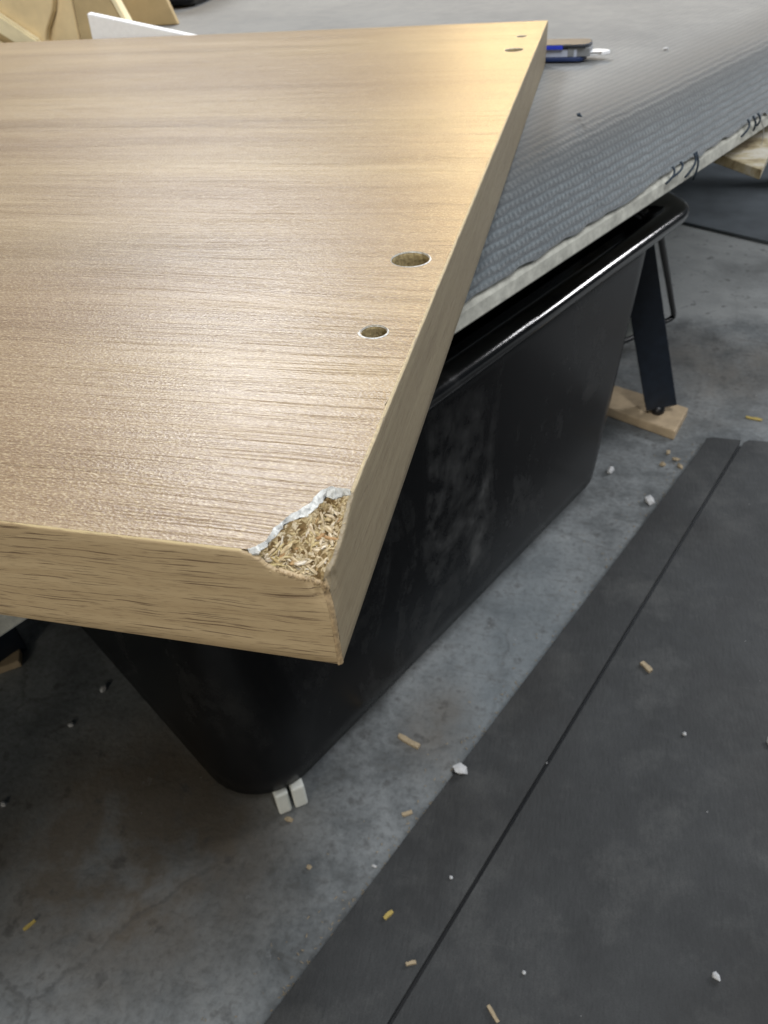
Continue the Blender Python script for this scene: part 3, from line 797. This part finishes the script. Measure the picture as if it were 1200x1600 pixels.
panel('back_panel', [(-.22, .0), (.14, .0), (.09, .15), (-.22, .15)], .16, .17, M['ply_dark'])
# black case behind
case = thing('black_case', 'black case with rounded lower corner standing on the bench behind the crate', 'case', (-.78, 1.455, zt), math.radians(4))
v, f = slab_between((-.12, .12, .004), (-.12, .12, .20), (.205, 0, 0), (0, .11, 0)); link('shell', bm_mesh('shell', bevelled(v, f, .012, 4)), M['blackmetal'], case)
v, f = slab_between((-.12, .008, .09), (-.12, .008, .098), (.198, 0, 0), (0, .003, 0)); link('lid_seam', mesh('lid_seam', v, f), M['steel'], case)
for sx in (-.30, .06):
    v, f = slab_between((sx, .12, .0), (sx, .12, .0045), (.012, 0, 0), (0, .07, 0)); link('foot', mesh('foot', v, f), M['blackmetal'], case)
# mottled offcut poking out from under the bench
bm = prism([(.128, .945), (.175, .8743), (.1925, .9400), (.2113, 1.0868), (.20, 1.25), (.02, 1.20), (-.05, .99)], .5560, .5660, .001)
thing('board_offcut', 'cream and brown mottled board offcut poking out under the bench edge at upper right', 'board', (0, 0, 0), me=bm_mesh('board_offcut', bm), mat=M['offcut'])

# ------------------------------------------------------------------ litter on floor, mats and bench
def lump(seed, sx, sy, sz, jag=.35, sub=1):
    bm = bmesh.new(); bmesh.ops.create_icosphere(bm, subdivisions=sub, radius=1); r = random.Random(seed)
    for v in bm.verts:
        k = 1 + r.uniform(-jag, jag); v.co = Vector((v.co.x*sx*k, v.co.y*sy*k, max(v.co.z*sz*k, -.8*sz) + .8*sz))
    return bm_mesh('lump', bm)
def sliver(seed, L, W, H):
    r = random.Random(seed); vs = []
    for q in (-.5, -.2, .15, .5):
        wq = W*(.5 + .3*math.cos(q*2)) * r.uniform(.75, 1.1); b = r.uniform(-.15, .15)*W; zz = H*.15*(1+math.sin(q*4+seed))
        vs += [(q*L + r.uniform(-.1, .1)*W, b-wq/2, zz*.3), (q*L + r.uniform(-.1, .1)*W, b+wq/2, zz*.3), (q*L, b+wq/2, zz*.3+H), (q*L, b-wq/2, zz*.3+H*.9)]
    fs = [(0, 1, 2, 3), (15, 14, 13, 12)]
    for i in range(3):
        for k in range(4): a, b2 = i*4+k, i*4+(k+1) % 4; fs.append((a, a+4, b2+4, b2))
    bm = bmesh.new(); V = [bm.verts.new(v) for v in vs]
    for f in fs: bm.faces.new([V[i] for i in f])
    return bm_mesh('sliver', bm)
FLZ, MZ = .0005, .0086
def litter(name, label, cat, x, y, z, me, mat, rz=0.0):
    me.materials.append(M[mat]); o = thing(name, label, cat, (x, y, z), rz, 'litter on the workshop floor'); o.data = me if o.data else None
    return o
def litter(name, label, cat, x, y, z, me, mat, rz=0.0, group='litter on the workshop floor'):
    return thing(name, label, cat, (x, y, z), rz, group, me, M[mat])
litter('wood_chip', 'longest tan wood chip lying on bare concrete beside the narrow mat', 'wood chip', -.1422, .5109, FLZ, sliver(1, .030, .009, .005), 'chip', -.30)
litter('foam_lump', 'biggest white foam lump, on the edge of the narrow mat', 'foam lump', -.0741, .4773, .0097, lump(2, .009, .008, .006), 'crumb', .4)
litter('wood_chip', 'small pale chip on the concrete just outside the narrow mat, below the white lump', 'wood chip', -.1255, .4193, FLZ, sliver(3, .012, .006, .003), 'chip', .5)
litter('crumb', 'cream crumb on the concrete midway between white tub support and narrow mat', 'crumb', -.217, .3385, FLZ, lump(4, .0035, .003, .002), 'chip')
litter('wood_chip', 'yellow chip standing out on the narrow mat near the bottom', 'wood chip', -.1203, .3039, .0097, sliver(5, .011, .005, .003), 'yellow', 1.0)
litter('wood_chip', 'tan chip on the narrow mat touching the seam, near the bottom', 'wood chip', -.0889, .2649, .0097, sliver(6, .010, .0045, .003), 'chip', .45)
litter('wood_chip', 'tan sliver on the wide mat at the bottom edge of the photo', 'wood chip', -.0062, .2392, MZ, sliver(7, .016, .005, .003), 'chip', -.9)
litter('crumb', 'white crumb on the wide mat near the bottom right corner', 'crumb', .1937, .3129, MZ, lump(8, .0035, .0045, .003), 'crumb', .3)
litter('wood_chip', 'tan chip lying alone on the middle of the wide mat', 'wood chip', .1412, .6714, MZ, sliver(9, .017, .009, .004), 'chip', -.85)
litter('crumb', 'white scrap standing on concrete beside the tub’s far base corner', 'scrap', .094, 1.1006, FLZ, lump(10, .006, .011, .006), 'crumb', -.4)
litter('crumb', 'white scrap at the edge of the narrow mat near its far end', 'scrap', .1578, 1.027, FLZ, lump(11, .009, .009, .006), 'crumb', .3)
litter('paper_strip', 'yellow strip lying on the far concrete beyond the mats', 'strip', .3522, 1.3028, FLZ, sliver(12, .028, .010, .002), 'yellow', -.25)
litter('crumb', 'white scrap on the wide mat cut by the right edge of the photo', 'scrap', .279, .5839, MZ, lump(13, .004, .007, .004), 'crumb')
litter('crumb', 'tiny white crumb on the wide mat right of the lone tan chip', 'crumb', .1823, .5776, MZ, lump(14, .0025, .0025, .002), 'crumb')
litter('crumb', 'brightest white crumb on the floor left of the tub', 'crumb', -.5645, .5117, FLZ, lump(15, .0050, .0045, .004), 'crumb')
litter('crumb', 'faint white crumb on the floor left of the tub, lower of the pair', 'crumb', -.5797, .4535, FLZ, lump(16, .0045, .004, .003), 'crumb')
litter('wood_chip', 'yellow sliver on the concrete at the lower left', 'wood chip', -.49, .2213, FLZ, sliver(17, .013, .004, .003), 'yellow', 1.1)
litter('wood_chip', 'cream crumb at the foot of the white tub support', 'crumb', -.2573, .3859, FLZ, lump(18, .006, .004, .003, .5), 'chip')
litter('crumb', 'white crumb at the left edge of the photo in the dark shadow', 'crumb', -.6020, .3375, FLZ, lump(19, .004, .004, .003), 'crumb')
litter('crumb', 'tiny grey crumb on the wide mat just right of the seam, near the bottom', 'crumb', .0185, .28, MZ, lump(20, .002, .002, .0015), 'crumb')
litter('crumb', 'tiny grey crumb on the narrow mat below the biggest white lump', 'crumb', -.0641, .3542, .0097, lump(21, .002, .002, .0015), 'crumb')
litter('crumb', 'pale crumb on the concrete hard against the narrow mat, low down', 'crumb', -.1479, .3532, FLZ, lump(22, .0028, .002, .002), 'crumb')
for k, (dx, dy) in enumerate(((0, 0), (-.012, .02), (.006, -.018), (-.022, -.016))):
    litter('crumb', ('tan crumb in the middle of the loose patch by the narrow mat’s far end', 'tan crumb farthest from the camera in the loose patch by the narrow mat’s far end', 'tan crumb farthest right in the loose patch by the narrow mat’s far end', 'tan crumb farthest left in the loose patch by the narrow mat’s far end')[k], 'crumb', .2055+dx, 1.150+dy, FLZ, lump(30+k, .006, .005, .003, .5), 'chip', k, 'tan crumbs at the far end of the narrow mat')
litter('crumb', 'black speck on the carpet close to the board’s right edge', 'speck', -.0084, .6789, zt, lump(40, .0026, .002, .0015, .5), 'thread', 0, 'specks on the bench carpet')
litter('crumb', 'white speck on the carpet right of the blue tool', 'speck', .0693, .9462, zt, lump(41, .0026, .002, .0014, .5), 'crumb', 0, 'specks on the bench carpet')
r = random.Random(77)
dust = bmesh.new()
vs, fs = [], []
for k in range(60):                                    # fine dust and grit, too small to count
    x, y = r.uniform(-.62, .55), r.uniform(.16, 1.5)
    inside_mat = (x - (L0[0] + (L1[0]-L0[0])*(y-L0[1])/(L1[1]-L0[1]))) > .01
    z = MZ if inside_mat and y < 1.2 else FLZ; q = r.choice((.0004, .0005, .0007, .001)); b0 = len(vs)
    vs += [(x-q, y-q, z), (x+q, y-q*.7, z), (x+q*.4, y+q, z), (x, y, z+q)]; fs += [(b0, b0+1, b0+3), (b0+1, b0+2, b0+3), (b0+2, b0, b0+3), (b0+2, b0+1, b0)]
dust.free()
d = link('floor_grit', mesh('floor_grit', vs, fs), M['crumb'], kind='stuff')

# sawdust caught along the joint between concrete and mat, and strewn thinly beside it
vs, fs = [], []
for k in range(420):
    q = r.random()**1.5; e = NE(nl, L1, .25 + .75*q)
    x = e[0] - abs(r.gauss(0, .004 if k % 3 else .03)); y = e[1] + r.uniform(-.01, .01); z = FLZ
    c, sn = math.cos(k), math.sin(k); l_, w_ = r.uniform(.0007, .0022), r.uniform(.0003, .0008); b0 = len(vs)
    for a, b in ((-l_, -w_), (l_, -w_*.6), (l_*.8, w_), (-l_*.9, w_*.8)): vs.append((x + a*c - b*sn, y + a*sn + b*c, z + r.uniform(0, .0003)))
    vs.append((x, y, z + w_*1.3))
    fs += [(b0+i, b0+(i+1) % 4, b0+4) for i in range(4)]
link('sawdust', mesh('sawdust', vs, fs), M['dust'], kind='stuff')
